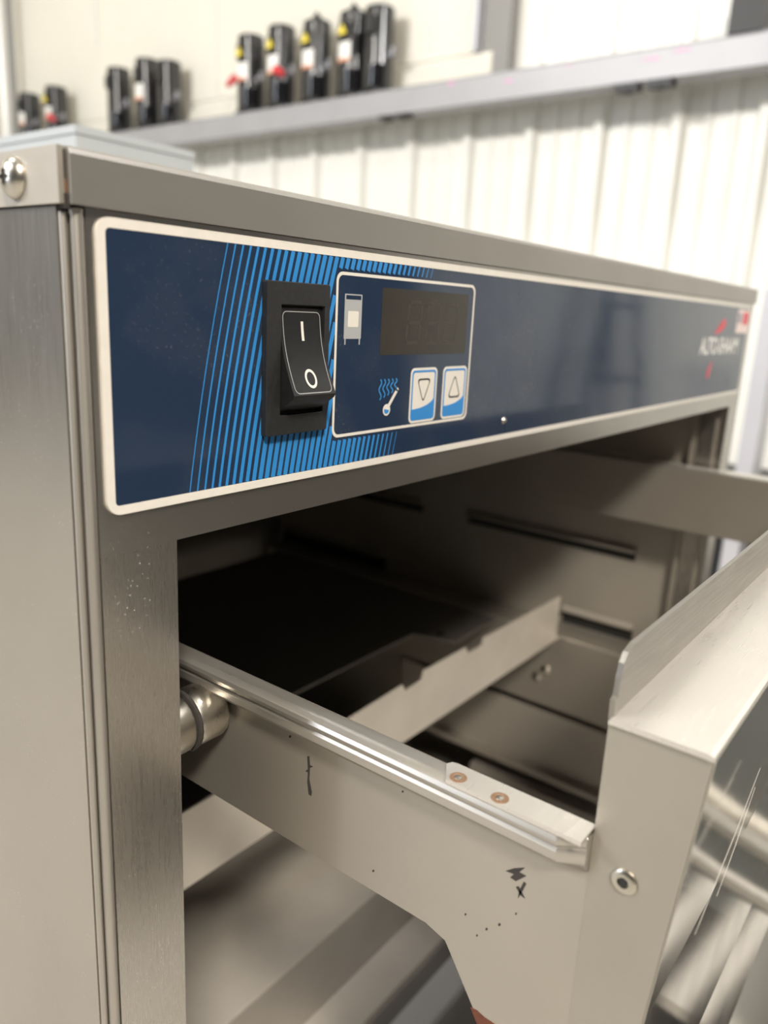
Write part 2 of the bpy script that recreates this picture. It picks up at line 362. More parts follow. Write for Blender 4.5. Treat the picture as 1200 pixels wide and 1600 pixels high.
def compressor(x, y, z, h, R, label, yellow=True, white=True, red=None, stub=True, tip=False, group='black compressors on the beam'):
    c = empty('compressor', (x, y, z), label, 'compressor', group)
    global ORG
    ORG = Vector((0, 0, 0))
    for s in (-1, 1):
        bm = bmesh.new(); add_box(bm, -R*0.9, R*0.9, s*R*0.62-0.012, s*R*0.62+0.012, 0, 0.012); finish('foot', bm, BLACK_MATTE, c, False, 0.002)
    lathe('shell', [(R*0.93, 0.012), (R, 0.022), (R, h*0.30), (R*1.015, h*0.31), (R*1.015, h*0.325), (R, h*0.335), (R, h*0.945), (R*0.97, h*0.972), (R*0.88, h*0.988), (R*0.6, h*0.997), (0.004, h)], (0, 0, 0), (0, 0, 1), GLOSSB, c)
    if tip:
        bm = bmesh.new(); add_cyl(bm, (-R*0.2, -R*0.15, h*0.97), (-R*0.2, -R*0.15, h*1.05), R*0.62, R*0.25); add_cyl(bm, (-R*0.2, -R*0.15, h*1.04), (-R*0.2, -R*0.05, h*1.09), 0.008); o = finish('discharge_stub', bm, BLACK_MATTE, c); shade(o)
    if not stub: stub = None
    else: bm = bmesh.new(); add_cyl(bm, (-R*0.2, -R*0.9, h*0.42), (-R*0.3, -R*1.5, h*0.42), 0.014); add_cyl(bm, (-R*0.3, -R*1.48, h*0.40), (-R*0.3, -R*1.48, h*0.50), 0.014)
    if stub: o = finish('suction_stub', bm, GREYL, c); shade(o)
    bm = bmesh.new(); add_box(bm, -R*1.22, -R*0.9, -R*0.45, R*0.30, h*0.66, h*0.84) ; finish('terminal_box', bm, BLACK_MATTE, c, False, 0.006)
    if white:
        l = arc_patch('data_label', R*1.012+0.002, -0.75, 0.5, h*0.40, h*0.62, LABELW, c); arc_patch('label_stripe', R*1.012+0.0032, -0.7, 0.45, h*0.405, h*0.435, LABELO, l)
    if yellow:
        bm = bmesh.new(); zc = h*0.695; a = R*0.36
        add_prism(bm, [(-a, zc), (a, zc), (0.0, zc+1.75*a)], 'X', -R*1.22-0.003, -R*1.22+0.001); finish('warning_triangle', bm, YEL, c)
    if red is not None:
        bm = bmesh.new(); add_cyl(bm, (-R*1.1, red*R*0.5, h*0.44), (-R*1.15, red*R*1.35, h*0.36), 0.02, 0.012); o = finish('red_plug', bm, REDT, c); shade(o)
    reset(); return c
CX = 2.872
def place(px0, px1, base, hgt, **k):
    p = on((px0+px1)/2, base, 'X', CX); return compressor(CX, p.y, bz1, hgt, 0.066, **k)
place(377, 407, 173, 0.358, label='black compressor with a red plug on its left, outermost of the row of five', red=1)
place(424, 454, 167, 0.366, label='black compressor with a red plug slung low towards its taller neighbour', red=-1)
place(478, 509, 155, 0.352, label='middle black compressor of the row of five on the beam', tip=True)
place(533, 567, 150, 0.352, label='tallest black compressor beside the plain one at the end of the row', stub=False, tip=True)
place(578, 600, 139, 0.35, label='plain black compressor without a yellow triangle, next to the bright door fixings', yellow=False, white=False)
place(177, 200, 211, 0.355, label='plain black compressor of the middle pair, without any white label', yellow=False, white=False)
place(220, 246, 206, 0.365, label='black compressor of the middle pair carrying a white label', yellow=False, stub=False)
place(256, 276, 204, 0.33, label='plain dark compressor standing close behind the labelled one of the middle pair', yellow=False, white=False)
place(39, 61, 220, 0.33, label='far black compressor with a small white label, last on the beam', yellow=False)
place(81, 102, 216, 0.335, label='far black compressor with a red plug near the end of the beam', yellow=True, red=-1)
o = None
# dark box at the corner where the beam meets the post on the right
p = on(1150, 20, 'X', CX)
ob = empty('black_motor', (CX, p.y, bz1), 'black boxy motor standing on the beam beyond the ribbed white wall', 'motor')
box('motor_housing', (CX-0.07, CX+0.07, on(1195, 20, 'X', CX-0.07).y, on(1140, 20, 'X', CX-0.07).y, bz1, bz1+0.13), BLACK_MATTE, ob, 0.006)
box('motor_top_plate', (CX-0.075, CX+0.07, on(1180, 20, 'X', CX-0.07).y, on(1132, 20, 'X', CX-0.07).y, bz1+0.131, bz1+0.16), LAV, ob, 0.003)
reset()

# grey post and dark crate beyond the cabinet's right side
post = empty('grey_upright_post', (2.08, 0.31, ZF), 'pale grey upright post standing beyond the warmer', 'post')
box('post_tube', (2.0, 2.10, on(1197, 609, 'X', 2.0).y, on(1191, 520, 'X', 2.0).y+0.01, ZF+0.012, 0.06), LAV, post, 0.005)
box('base_plate', (1.94, 2.16, 0.18, 0.38, ZF, ZF+0.012), LAV, post, 0.002)
reset()
dk = empty('dark_bin', (2.4, 0.5, ZF), 'dark plastic bin on the floor behind the grey post', 'bin')
zt_ = on(1120, 775, 'X', 2.2).z
prism('bin_body', [(2.22, ZF), (2.55, ZF), (2.6, zt_), (2.17, zt_)], 'Y', -0.2, 0.75, BLACK_MATTE, dk, 0.01)
box('bin_rim', (2.15, 2.62, -0.23, 0.78, zt_, zt_+0.03), BLACK_MATTE, dk, 0.006)
reset()

# ------------------------------------------------------------------ the warming cabinet
W, D = 0.625, 0.65
ZBOT = -0.70
cab = empty('food_warmer_cabinet', (W/2, D/2, ZF), 'stainless steel food warming cabinet with a navy control panel and one open drawer', 'food warmer')
XO = 0.0269; ZH = -0.0965; ZC = -0.0121
# outer skin
box('side_panel', (-0.0020, 0.0, 0.0035, D, ZBOT, ZC-0.0004), SIDE_STEEL, cab, 0.0006)
box('side_panel', (W, W+0.0020, 0.0035, D, ZBOT, ZC-0.0004), SIDE_STEEL, cab, 0.0006)
box('back_panel', (0, W, D-0.003, D, ZBOT, ZC), MATTE_STEEL, cab)
box('bottom_panel', (0, W, 0.002, D, ZBOT, ZBOT+0.003), MATTE_STEEL, cab)
for s in (0, 1):
    x0, x1 = ((0.0032, XO), (W-XO, W-0.0032))[s]
    box('frame_post', (x0, x1, 0, 0.022, ZBOT, ZH), V_STEEL, cab, 0.0010)
    box('frame_post_return', ((x1-0.0012, x1+0.0020, 0.006, 0.0085, ZBOT, -0.1085) if s == 0 else (x0-0.0020, x0+0.0012, 0.006, 0.0085, ZBOT, -0.1085)), Y_STEEL, cab, 0.0004)
box('frame_header', (0.0032, W-0.0032, 0, 0.016, ZH, ZC-0.0002), H_STEEL, cab, 0.0008)
box('header_lip', (XO+0.0005, W-XO-0.0005, 0.016, 0.03, ZH, ZH+0.0015), INNER_SHADE_STEEL, cab)
# rounded corner beads with a groove between
for x in (0.0017, W-0.0017):
    cyl('corner_bead', (x, 0.0014, ZBOT), (x, 0.0014, ZC-0.0006), 0.0016, BEAD, cab, n=20)
    cyl('corner_bead', (x-0.0024*(1 if x < 0.3 else -1), 0.0028, ZBOT), (x-0.0024*(1 if x < 0.3 else -1), 0.0028, ZC-0.0016), 0.0010, BEAD, cab, n=16)
    box('corner_seam', (x-0.0017, x+0.0008, 0.0022, 0.006, ZBOT, ZC), GRIME, cab)
# top cap
prism('top_cap', [(0.0016, ZC), (-0.0016, ZC), (-0.0016, -0.0016), (-0.0012, -0.0005), (-0.0003, 0.0), (D, 0.0), (D, -0.0016), (0.0016, -0.0016)], 'X', -0.0010, W+0.0010, CAP_STEEL, cab)
for s in (-1, 1):
    xe = -0.0030 if s < 0 else W+0.0030
    box('cap_side', (min(xe, xe-s*0.0014), max(xe, xe-s*0.0014), 0.0002, D, ZC, 0.0), MATTE_STEEL, cab, 0.0004)
    box('cap_side_top', (min(xe-s*0.0012, xe-s*0.0022), max(xe-s*0.0012, xe-s*0.0022), 0.0010, D, -0.0012, -0.0001), MATTE_STEEL, cab)
box('cap_seam', (-0.0018, -0.0008, 0.0006, 0.003, ZC+0.002, -0.0008), GRIME, cab)
box('seam_rust', (-0.0018, -0.0008, 0.0004, 0.003, ZC+0.002, ZC+0.0052), RUST, cab)
box('cap_seam_grime', (-0.0018, -0.0006, -0.0003, 0.002, ZC-0.0010, ZC+0.0022), GRIME, cab)
# truss screw on the cap side
sy, sz = 0.0185, -0.0060
sc = lathe('cap_screw', [(0.0048, 0), (0.0048, 0.0004), (0.0044, 0.0012), (0.0034, 0.0021), (0.0020, 0.0027), (0.0006, 0.0029)], (-0.0030, sy, sz), (-1, 0, 0), SCREW_M, cab)
box('screw_slot', (-0.0061, -0.0054, sy-0.0004, sy+0.0004, sz-0.0016, sz+0.0016), GRIME, sc)
box('screw_slot', (-0.0061, -0.0054, sy-0.0016, sy+0.0016, sz-0.0004, sz+0.0004), GRIME, sc)
lathe('cap_screw', [(0.0048, 0), (0.0048, 0.0004), (0.0034, 0.0021), (0.0006, 0.0029)], (-0.0030, 0.60, sz), (-1, 0, 0), SCREW_M, cab)
# legs
for x in (0.05, W-0.05):
    for y in (0.06, D-0.06):
        lg = cyl('leg', (x, y, ZF+0.012), (x, y, ZBOT), 0.019, Y_STEEL, cab, n=24)
        cyl('foot', (x, y, ZF), (x, y, ZF+0.012), 0.022, BLACK_MATTE, lg, n=24)

# liner
LX0, LX1, LY1, LZT, LZB = 0.0295, 0.606, 0.54, -0.088, -0.605
box('liner_wall', (LX0-0.002, LX0, 0.022, LY1, LZB, LZT), INNER_SHADE_STEEL, cab)
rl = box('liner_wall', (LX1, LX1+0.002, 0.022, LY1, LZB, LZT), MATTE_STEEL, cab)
box('liner_back', (LX0, LX1, LY1, LY1+0.002, LZB, LZT), INNER_SHADE_STEEL, cab)
box('liner_top', (LX0, LX1, 0.03, LY1, LZT, LZT+0.002), INNER_SHADE_STEEL, cab)
box('liner_floor', (LX0, LX1, 0.005, LY1, LZB-0.002, LZB), INNER_SHADE_STEEL, cab)
box('liner_edge', (LX1-0.010, LX1, 0.0225, 0.0265, LZB, LZT), Y_STEEL, cab, 0.0006)
for (z, y0, y1, h) in ((-0.2465, 0.064, 0.25, 0.010), (-0.3245, 0.057, 0.13, 0.014), (-0.337, 0.36, 0.528, 0.042), (-0.405, 0.36, 0.531, 0.036), (-0.2465, 0.31, 0.50, 0.010)):
    sl = box('vent_slot', (LX1-0.0006, LX1-0.0002, y0, y1, z-h/2, z+h/2), DARK, rl)
    prism('slot_lip', [(LX1-0.0006, z+h/2), (LX1-0.0060, z+h/2-0.0012), (LX1-0.0062, z+h/2+0.0006), (LX1-0.0006, z+h/2+0.0045)], 'Y', y0, y1, MATTE_STEEL, rl)

# fixed runner below on the right, with the notched cross bar
RX = 0.5695
rn = empty  # keep name free
def runner(x, s, z1, z0, mat, nm):
    """side runner: a plate with a ledge towards the wall; s=+1 ledge to the right"""
    bm = bmesh.new(); t = 0.0014
    add_prism(bm, [(x, z0), (x, z1-0.0015), (x+s*0.0015, z1), (x+s*0.034, z1), (x+s*0.034, z1-t), (x+s*t*1.3, z1-t-0.0006), (x+s*t, z0)], 'Y', 0.03, 0.52)
    return finish(nm, bm, mat, cab)
r2 = runner(RX, 1, -0.3325, -0.410, Y_STEEL, 'side_runner')
for (px_, py_) in ((852, 1047), (839, 1057)):
    p = on(px_, py_, 'X', RX)
    lathe('runner_screw', [(0.0052, 0), (0.0046, 0.0018), (0.0028, 0.003), (0.0008, 0.0034)], (RX, p.y, p.z), (-1, 0, 0), SCREW_M, r2)
runner(0.0555, -0.7, -0.3325, -0.410, Y_STEEL, 'side_runner')
# lower right runner pieces
box('lower_runner', (RX, RX+0.0015, 0.03, 0.30, -0.4800, -0.4165), MATTE_STEEL, cab)
box('lower_runner_lip', (RX-0.010, RX+0.001, 0.03, 0.27, -0.4860, -0.4795), Y_STEEL, cab, 0.002)
box('lower_runner', (RX-0.004, RX+0.012, 0.03, 0.20, -0.560, -0.5060), MATTE_STEEL, cab, 0.002)
pts = [(LX0+0.004, -0.3335), (0.5675, -0.3335), (0.5675, -0.3320), (0.5765, -0.3320)]
by = 0.115
top = [on(x, y, 'Y', by) for x, y in ((876, 932), (757, 997), (754, 1009), (731, 1022), (729, 1012), (663, 1049), (660, 1063), (633, 1081), (630, 1071), (550, 1121), (505, 1150), (503, 1158), (470, 1178), (467, 1166))]
poly = [(LX0+0.004, -0.3335), (0.568, -0.3335), (0.568, -0.3318), (top[0].x, -0.3318)] + [(p.x, p.z) for p in top] + [(LX0+0.004, -0.287)]
prism('notched_cross_bar', poly, 'Y', by, by+0.0016, LIT_STEEL, cab)
# dark heat shield plate further back with a drilled tab
pl = [(LX0, 0.5), (LX0, 0.2225), (0.474, 0.2235), (0.486, 0.183), (0.566, 0.184), (0.566, 0.5)]
hs = prism('heat_shield', pl, 'Z', -0.3345, -0.3325, INNER_SHADE_STEEL, cab)
p = on(688, 990, 'Z', -0.3325); cyl('drilled_hole', (p.x, p.y, -0.3330), (p.x, p.y, -0.3322), 0.0045, DARK, hs)
# lower plates on the cabinet floor
box('lower_plate', (LX0, 0.552, 0.1711, 0.36, -0.5290, -0.5266), LIT_STEEL, cab, 0.0008)
box('lower_plate_apron', (LX0, 0.552, 0.1725, 0.174, -0.600, -0.5290), MATTE_STEEL, cab)
box('floor_pan', (LX0, 0.566, 0.135, 0.172, -0.605, -0.5975), LIT_STEEL, cab, 0.003)
FLOORSTRIP = plain('strip_pale', (0.60, 0.60, 0.61), 0.4, 0.3)
box('floor_strip', (LX0, 0.566, 0.0925, 0.1175, -0.605, -0.597), FLOORSTRIP, cab, 0.001)
box('frame_sill', (XO, W-XO, 0.002, 0.022, -0.70, -0.612), H_STEEL, cab, 0.001)

# roller on which the drawer rides
for s, x in ((1, XO+0.002), (-1, W-XO-0.002)):
    ra, rz = 0.0195, -0.1665
    a = cyl('drawer_roller', (x, ra, rz), (x+s*0.0125, ra, rz), 0.0100, SCREW_M, cab, bevel=0.001)
    cyl('roller_flange', (x+s*0.0128, ra, rz), (x+s*0.0143, ra, rz), 0.0108, GRIME, a, bevel=0.0004)
    cyl('roller_hub', (x+s*0.0144, ra, rz), (x+s*0.0262, ra, rz), 0.0100, SCREW_M, a, bevel=0.0014)

# ------------------------------------------------------------------ the drawer, pulled out
FRONT_TOP = steel('steel_front_top', metal=0.75, col=(0.66, 0.63, 0.59), grain=(0.5, 14, 14), rough=0.33)
dr_x0, dr_x1 = 0.057, 0.568
YF, YO = -0.1175, -0.1405        # inner and outer side of the drawer front
drw = box('drawer', (dr_x0+0.001, dr_x1-0.001, YF-0.012, YF-0.0105, -0.262, -0.121), MATTE_STEEL, cab)    # inner web of the front
prof = [(0.40, -0.1505), (0.40, -0.2025), (-0.0715, -0.2025), (-0.0785, -0.2045), (-0.0815, -0.209), (-0.0907, -0.2231), (-0.0935, -0.2275), (-0.0985, -0.262), (YF-0.004, -0.262), (YF-0.004, -0.1505)]
for s, x in ((1, dr_x0), (-1, dr_x1)):
    prism('side_plate', prof, 'X', x, x+s*0.0014, Y_STEEL, drw)
    # rolled rail along the top
    rp = [(x+s*0.0002, -0.1612), (x-s*0.0020, -0.1608), (x-s*0.0058, -0.1582), (x-s*0.0066, -0.1570), (x-s*0.0068, -0.1545), (x-s*0.0063, -0.1536), (x-s*0.0066, -0.1528), (x-s*0.0076, -0.1521), (x-s*0.0079, -0.1510), (x-s*0.0074, -0.1499), (x-s*0.0062, -0.1492), (x-s*0.0040, -0.1490), (x-s*0.0004, -0.1490), (x+s*0.0006, -0.1496), (x+s*0.0008, -0.1510), (x+s*0.0008, -0.1590)]
    RAILM = steel('steel_rail', metal=0.8, col=(0.47, 0.445, 0.41), grain=(5, 0.1, 5), gscale=200, rough=0.34, rvar=0.14, blotch=0.16, bump=0.01)
    bm = bmesh.new(); rings = []
    for yy, k in ((0.40, 1), (YF+0.007, 1), (YF+0.001, 0.45)):
        rings.append([bm.verts.new((x+(px_-x)*k, yy, pz_ if k == 1 else pz_+(0.0002 if pz_ < -0.155 else 0))) for px_, pz_ in rp])
    for A, B in zip(rings, rings[1:]):
        for q in range(len(rp)): bm.faces.new((A[q], A[(q+1) % len(rp)], B[(q+1) % len(rp)], B[q]))
    bm.faces.new(rings[0][::-1]); bm.faces.new(rings[-1])
    o = finish('rolled_rail', bm, RAILM, drw); shade(o, 0.5)
    tb = [(x-s*0.0074, YF+0.001), (x-s*0.0074, -0.0790), (x-s*0.0012, -0.0752), (x+s*0.0004, -0.0760), (x+s*0.0009, -0.0775), (x+s*0.0011, YF+0.001)]
    tabp = prism('weld_tab', tb, 'Z', -0.1496, -0.1484, FRONT_TOP, drw, 0.0003)
    if s == 1:
        for (px_, py_) in ((716, 1215), (781, 1247)):
            p = on(px_, py_, 'Z', -0.1484)
            lathe('spot_weld', [(0.0023, 0), (0.0023, 0.00012), (0.0015, 0.00013), (0.0014, 0.00005)], (p.x, p.y, -0.1484), (0, 0, 1), WELD, tabp)
            lathe('spot_weld_centre', [(0.0011, 0), (0.0010, 0.0002), (0.0004, 0.0003)], (p.x, p.y, -0.1484), (0, 0, 1), SCREW_M, tabp)
box('rail_ledge', (dr_x1+0.0060, 0.590, YF+0.004, 0.40, -0.1512, -0.1496), FRONT_TOP, drw, 0.0004)
box('drawer_back', (dr_x0+0.0014, dr_x1-0.0014, 0.398, 0.40, -0.2025, -0.152), INNER_SHADE_STEEL, drw)
# front: top face, outer face, end brackets, inner flange
prism('front_top', [(YF+0.0006, -0.1205), (YF+0.0006, -0.1196), (YF, -0.1190), (YO+0.0014, -0.1190), (YO+0.0003, -0.1194), (YO, -0.1204), (YO+0.0012, -0.1206), (YO+0.0016, -0.1204), (YF-0.001, -0.1204)], 'X', dr_x0-0.0012, dr_x1+0.0012, FRONT_TOP, drw)
def yo(z): return YO+0.0060*min(1, max(0, (-0.119-z)/0.075))+0.0025*min(1.2, max(0, (-0.194-z)/0.08))     # the front leans back a little below
ff = [(yo(z), z) for z in (-0.1206, -0.14, -0.165, -0.194, -0.235, -0.275, -0.345)]
prism('front_face', ff+[(y+0.0012, z) for y, z in ff[::-1]], 'X', dr_x0+0.0008, dr_x1-0.0008, POLISHED, drw)
for s, x in ((1, dr_x0), (-1, dr_x1)):
    a, b = sorted((x-s*0.0002, x+s*0.0012))
    br = prism('end_bracket', [(YF+0.0008, -0.1204), (YF+0.0008, -0.262), (YF-0.006, -0.275), (YF-0.009, -0.345)]+[(yo(z)+0.0004, z) for z in (-0.345, -0.275, -0.235, -0.194, -0.165, -0.14, -0.1204)], 'X', a, b, V_STEEL if s < 0 else steel('steel_bracket', metal=0.8, col=(0.40, 0.372, 0.325), grain=(1, 1, 1), gscale=300, rough=0.50, rvar=0.05, bump=0), drw, 0.0001)
    if s == 1:
        p = on(975, 1377, 'X', a)
        lathe('bracket_rivet', [(0.0033, 0), (0.0032, 0.0005), (0.0026, 0.0009), (0.0014, 0.0009), (0.0012, 0.0002)], (a, p.y, p.z), (-1, 0, 0), SCREW_M, br)
        cyl('rivet_hole', (a-0.0004, p.y, p.z), (a-0.0006, p.y, p.z), 0.0011, DARK, br)
fl = [(dr_x0+0.0005, -0.1200), (dr_x0+0.0000, -0.1150), (dr_x0+0.0014, -0.1144), (dr_x0+0.0018, -0.1100), (dr_x0+0.0026, -0.1066), (dr_x0+0.0045, -0.1045), (dr_x0+0.0085, -0.1036), (dr_x1-0.0085, -0.1036), (dr_x1-0.002, -0.106), (dr_x1-0.0005, -0.1200)]
prism('front_flange', fl, 'Y', YF, YF+0.0013, steel('steel_flange', metal=0.97, col=(0.34, 0.32, 0.295), grain=(0.5, 14, 14), rough=0.4, specks=0.4), drw, 0.0004)
# scuffs and rust on the near side plate
xs = dr_x0-0.00012
def decal(name, pix, mat, parent, x=xs):
    q = [on(a, b, 'X', x) for a, b in pix]; bm = bmesh.new()
    add_prism(bm, [(p.y, p.z) for p in q], 'X', x, x+0.0002); return finish(name, bm, mat, parent)
decal('scuff_mark', ((480, 1182), (483, 1182), (484, 1196), (489, 1198), (484, 1200), (483, 1218), (487, 1238), (486, 1244), (482, 1241), (480, 1222), (481, 1207), (477, 1205), (481, 1202)), GRIME, drw)
decal('scuff_mark', ((790, 1361), (803, 1357), (820, 1356), (811, 1363), (822, 1369), (806, 1377), (797, 1371), (803, 1366)), GRIME, drw)
decal('scuff_mark', ((818, 1378), (822, 1381), (815, 1395), (809, 1404), (811, 1392)), GRIME, drw)
decal('scuff_mark', ((806, 1386), (810, 1385), (817, 1398), (820, 1404), (813, 1399)), GRIME, drw)
for (a, b, r) in ((583, 1361, 1.6), (629, 1237, 1.4), (453, 1151, 1.8), (780, 1445, 2), (760, 1452, 1.8), (745, 1462, 1.4), (806, 1428, 1.5), (727, 1429, 1.5)):
    decal('scuff_mark', [(a+r*math.cos(t), b+r*1.2*math.sin(t)) for t in (0, 1.1, 2.2, 3.3, 4.4, 5.5)], GRIME, drw)
RUSTM = plain('rust_red', (0.10, 0.028, 0.012), 0.85, var=0.5, scale=900)
decal('rust_patch', ((735, 1574), (745, 1579), (757, 1590), (775, 1602), (800, 1620), (752, 1620), (746, 1602), (741, 1590)), RUSTM, drw)
# long scratch on the polished outer face
def scr(pts, wd):
    q = [on(a, b, 'Y', YO-0.00005) for a, b in pts]; bm = bmesh.new()
    stroke(bm, [(p.x, p.z) for p in q], wd, YO-0.00008, YO); return bm
SCR = plain('scratch', (0.62, 0.60, 0.56), 0.6, 0.5)
for pts, wd in ((((1188, 1200), (1150, 1300), (1118, 1380), (1086, 1460)), [0.0001, 0.0006, 0.0008, 0.0002]), (((1180, 1230), (1146, 1330), (1120, 1400)), [0.0001, 0.0004, 0.0001])):
    finish('scratch', scr(pts, wd), SCR, drw)

# ------------------------------------------------------------------ control panel
Y0 = -0.0007                        # front of the overlay
pxl, pxr, pz0, pz1 = 0.0052, 0.6154, -0.0859, -0.0137
cp = prism('control_panel', rrect(pxl+0.001, pxr-0.001, pz0+0.001, pz1-0.001, 0.003), 'Y', Y0, 0.0, NAVY, cab)
ring_xz('panel_border', rrect(pxl, pxr, pz0, pz1, 0.0040), rrect(pxl+0.0024, pxr-0.0024, pz0+0.0024, pz1-0.0024, 0.0012), Y0-0.00012, 0.0, PRINT_WHITE, cp)
YP = Y0-0.00006
# blue fan of curved stripes
zt_, zb_ = pz1-0.0025, pz0+0.0025
def fan(zz): f = (zz-(-0.0835))/(-0.0154+0.0835); return f
N = 36
FR = (0.0900, 0.1744, -0.0740, -0.0205)      # display frame
for i in range(N):
    u = i/(N-1)
    xt = 0.0453+(0.1439-0.0453)*u; xb = 0.0311+(0.1244-0.0311)*u
    if u < 0.3: wd = 0.0003+(0.0017-0.0003)*(u/0.3)
    elif u < 0.72: wd = 0.0017
    else: wd = 0.0017-(0.0017-0.00022)*((u-0.72)/0.28)
    def X(z):
        f = fan(z); return xb+(xt-xb)*f-0.0019*4*f*(1-f)*0.5
    ranges = [(zb_, zt_)]
    xm = X(-0.048)
    # the stripes stop behind the framed display
    zs = [zb_+(zt_-zb_)*k/40 for k in range(41)]
    runs = []; cur = []
    for z in zs:
        inside = FR[0] < X(z) < FR[1] and FR[2] < z < FR[3]
        if inside:
            if len(cur) > 1: runs.append(cur)
            cur = []
        else: cur.append(z)
    if len(cur) > 1: runs.append(cur)
    for r in runs:
        r = r[::4]+([r[-1]] if (len(r)-1) % 4 else [])
        if len(r) < 2: continue
        bm = bmesh.new()
        stroke(bm, [(X(z), z) for z in r] if len(r) > 2 else [(X(r[0]), r[0]), (X((r[0]+r[1])/2), (r[0]+r[1])/2), (X(r[1]), r[1])], wd, YP, Y0+0.0001)
        finish('blue_stripe', bm, PRINT_BLUE, cp)
# framed display
a, b, c, d = FR
prism('display_ground', rrect(a, b, c, d, 0.003), 'Y', YP-0.00003, Y0+0.0001, NAVY, cp)
ring_xz('display_frame', rrect(a, b, c, d, 0.0030), rrect(a+0.0010, b-0.0010, c+0.0010, d-0.0010, 0.0022), YP-0.0001, Y0, PRINT_WHITE, cp)
YQ = YP-0.00008
prism('display_window', rrect(0.1140, 0.1697, -0.0471, -0.0243, 0.0010), 'Y', YQ, Y0, WINDOW, cp)
for k, cx in enumerate((0.1335, 0.1458, 0.1583)):
    sl = 0.0010
    bm = bmesh.new(); w_, h_ = 0.0040, 0.0072; zc = -0.0357; g = 0.0005
    for (xa, za, xb, zb2) in ((-w_, h_, w_, h_), (-w_, 0, w_, 0), (-w_, -h_, w_, -h_), (-w_, 0, -w_, h_), (w_, 0, w_, h_), (-w_, -h_, -w_, 0), (w_, -h_, w_, 0)):
        dx, dz = xb-xa, zb2-za; l = math.hypot(dx, dz); ux, uz = dx/l*g*1.6, dz/l*g*1.6
        P = lambda x, z: (cx+x+z*0.10, zc+z)
        stroke(bm, [P(xa+ux, za+uz), P(xb-ux, zb2-uz)], 0.0011, YQ-0.00003, YQ+0.0001)
    finish('display_digit', bm, SEG, cp)
# cabinet pictogram
YI = YQ
ic = prism('cabinet_icon', [(0.0944, -0.0415), (0.1032, -0.0415), (0.1032, -0.0272), (0.0944, -0.0272)], 'Y', YI, Y0, PRINT_GREY, cp)
prism('icon_header', [(0.0950, -0.0289), (0.1026, -0.0289), (0.1026, -0.0276), (0.0950, -0.0276)], 'Y', YI-0.00004, Y0, NAVY, cp)
prism('icon_door', rrect(0.0962, 0.1016, -0.0377, -0.0326, 0.0004), 'Y', YI-0.00004, Y0, PRINT_WHITE, cp)
bm = bmesh.new()
for x in (0.0951, 0.1025): stroke(bm, [(x, -0.0415), (x, -0.0434)], 0.0006, YI, Y0)
finish('icon_leg', bm, PRINT_GREY, cp)
# heat waves and thermometer
for k in range(5):
    x = on(590+6*k, 600, 'Y', 0).x+0.0006
    pts = [(x+0.0007*math.sin(q/10*2*math.pi*1.5), -0.0555-0.0072*(1-0.10*k)*q/10) for q in range(11)]
    bm = bmesh.new(); stroke(bm, pts, 0.00055, YI, Y0); finish('heat_wave', bm, PRINT_BLUE, cp)
p1 = on(618, 608, 'Y', 0); p0 = on(601, 640, 'Y', 0)
bm = bmesh.new(); dv = Vector((p1.x-p0.x, p1.z-p0.z)); L_ = dv.length; uv = dv/L_
stroke(bm, [(p0.x, p0.z), (p1.x, p1.z)], 0.0013, YI, Y0)
th = finish('thermometer_icon', bm, PRINT_WHITE, cp)
cyl('thermometer_tip', (p1.x, YI, p1.z), (p1.x, Y0, p1.z), 0.0007, PRINT_WHITE, cp, n=14, smooth=False)
cyl('thermometer_bulb', (p0.x, YI-0.00003, p0.z), (p0.x, Y0, p0.z), 0.0021, PRINT_WHITE, cp, n=24, smooth=False)
R_ = 0.0015
prism('thermometer_fill', [(p0.x+R_*math.cos(t_), p0.z+R_*math.sin(t_)) for t_ in [math.pi*0.92+math.pi*k/10*1.05 for k in range(11)]], 'Y', YI-0.00006, Y0, PRINT_BLUE, cp)
# two buttons
for k, (x0, x1) in enumerate(((0.1333, 0.1508), (0.1549, 0.1724))):
    z0, z1 = -0.0727, -0.0521
    bt = prism('push_button', rrect(x0, x1, z0, z1, 0.0022), 'Y', YI-0.00004, Y0, PRINT_WHITE, cp)
    ring_xz('button_rim', rrect(x0+0.0009, x1-0.0009, z0+0.0009, z1-0.0009, 0.0016), rrect(x0+0.0017, x1-0.0017, z0+0.0017, z1-0.0017, 0.0012), YI-0.00008, Y0, PRINT_BLUE, cp)
    xa, xb, za, zb2 = x0+0.0012, x1-0.0012, z0+0.0012, z0+0.0105
    cur = [(xb, zb2-0.0005)] + [(xb-(xb-xa)*(1-math.cos(t_)), zb2-0.0005-(zb2-za-0.0045)*math.sin(t_)) for t_ in [math.pi/2*q/8 for q in range(9)]]
    prism('button_swoosh', [(xa, za), (xb, za)]+cur, 'Y', YI-0.00009, Y0, PRINT_BLUE, cp)
    cx = (x0+x1)/2; s = -1 if k == 0 else 1; cz = -0.0603
    tri = [(-0.0046, -0.0042*s), (0.0046, -0.0042*s), (0, 0.0052*s)]
    def rt(f, r):
        out = []
        for i in range(3):
            P, A, B = Vector(tri[i])*f, Vector(tri[i-1])*f, Vector(tri[(i+1) % 3])*f
            u1, u2 = (A-P).normalized(), (B-P).normalized()
            a_, b_ = P+u1*r, P+u2*r
            for q in range(5):
                t_ = q/4; v = a_*(1-t_)**2+P*2*t_*(1-t_)+b_*t_**2; out.append((cx+v.x, cz+v.y))
        return out
    ring_xz('button_arrow', rt(1.0, 0.0022), rt(0.86, 0.0019), YI-0.00013, Y0, PRINT_BLACK, cp)
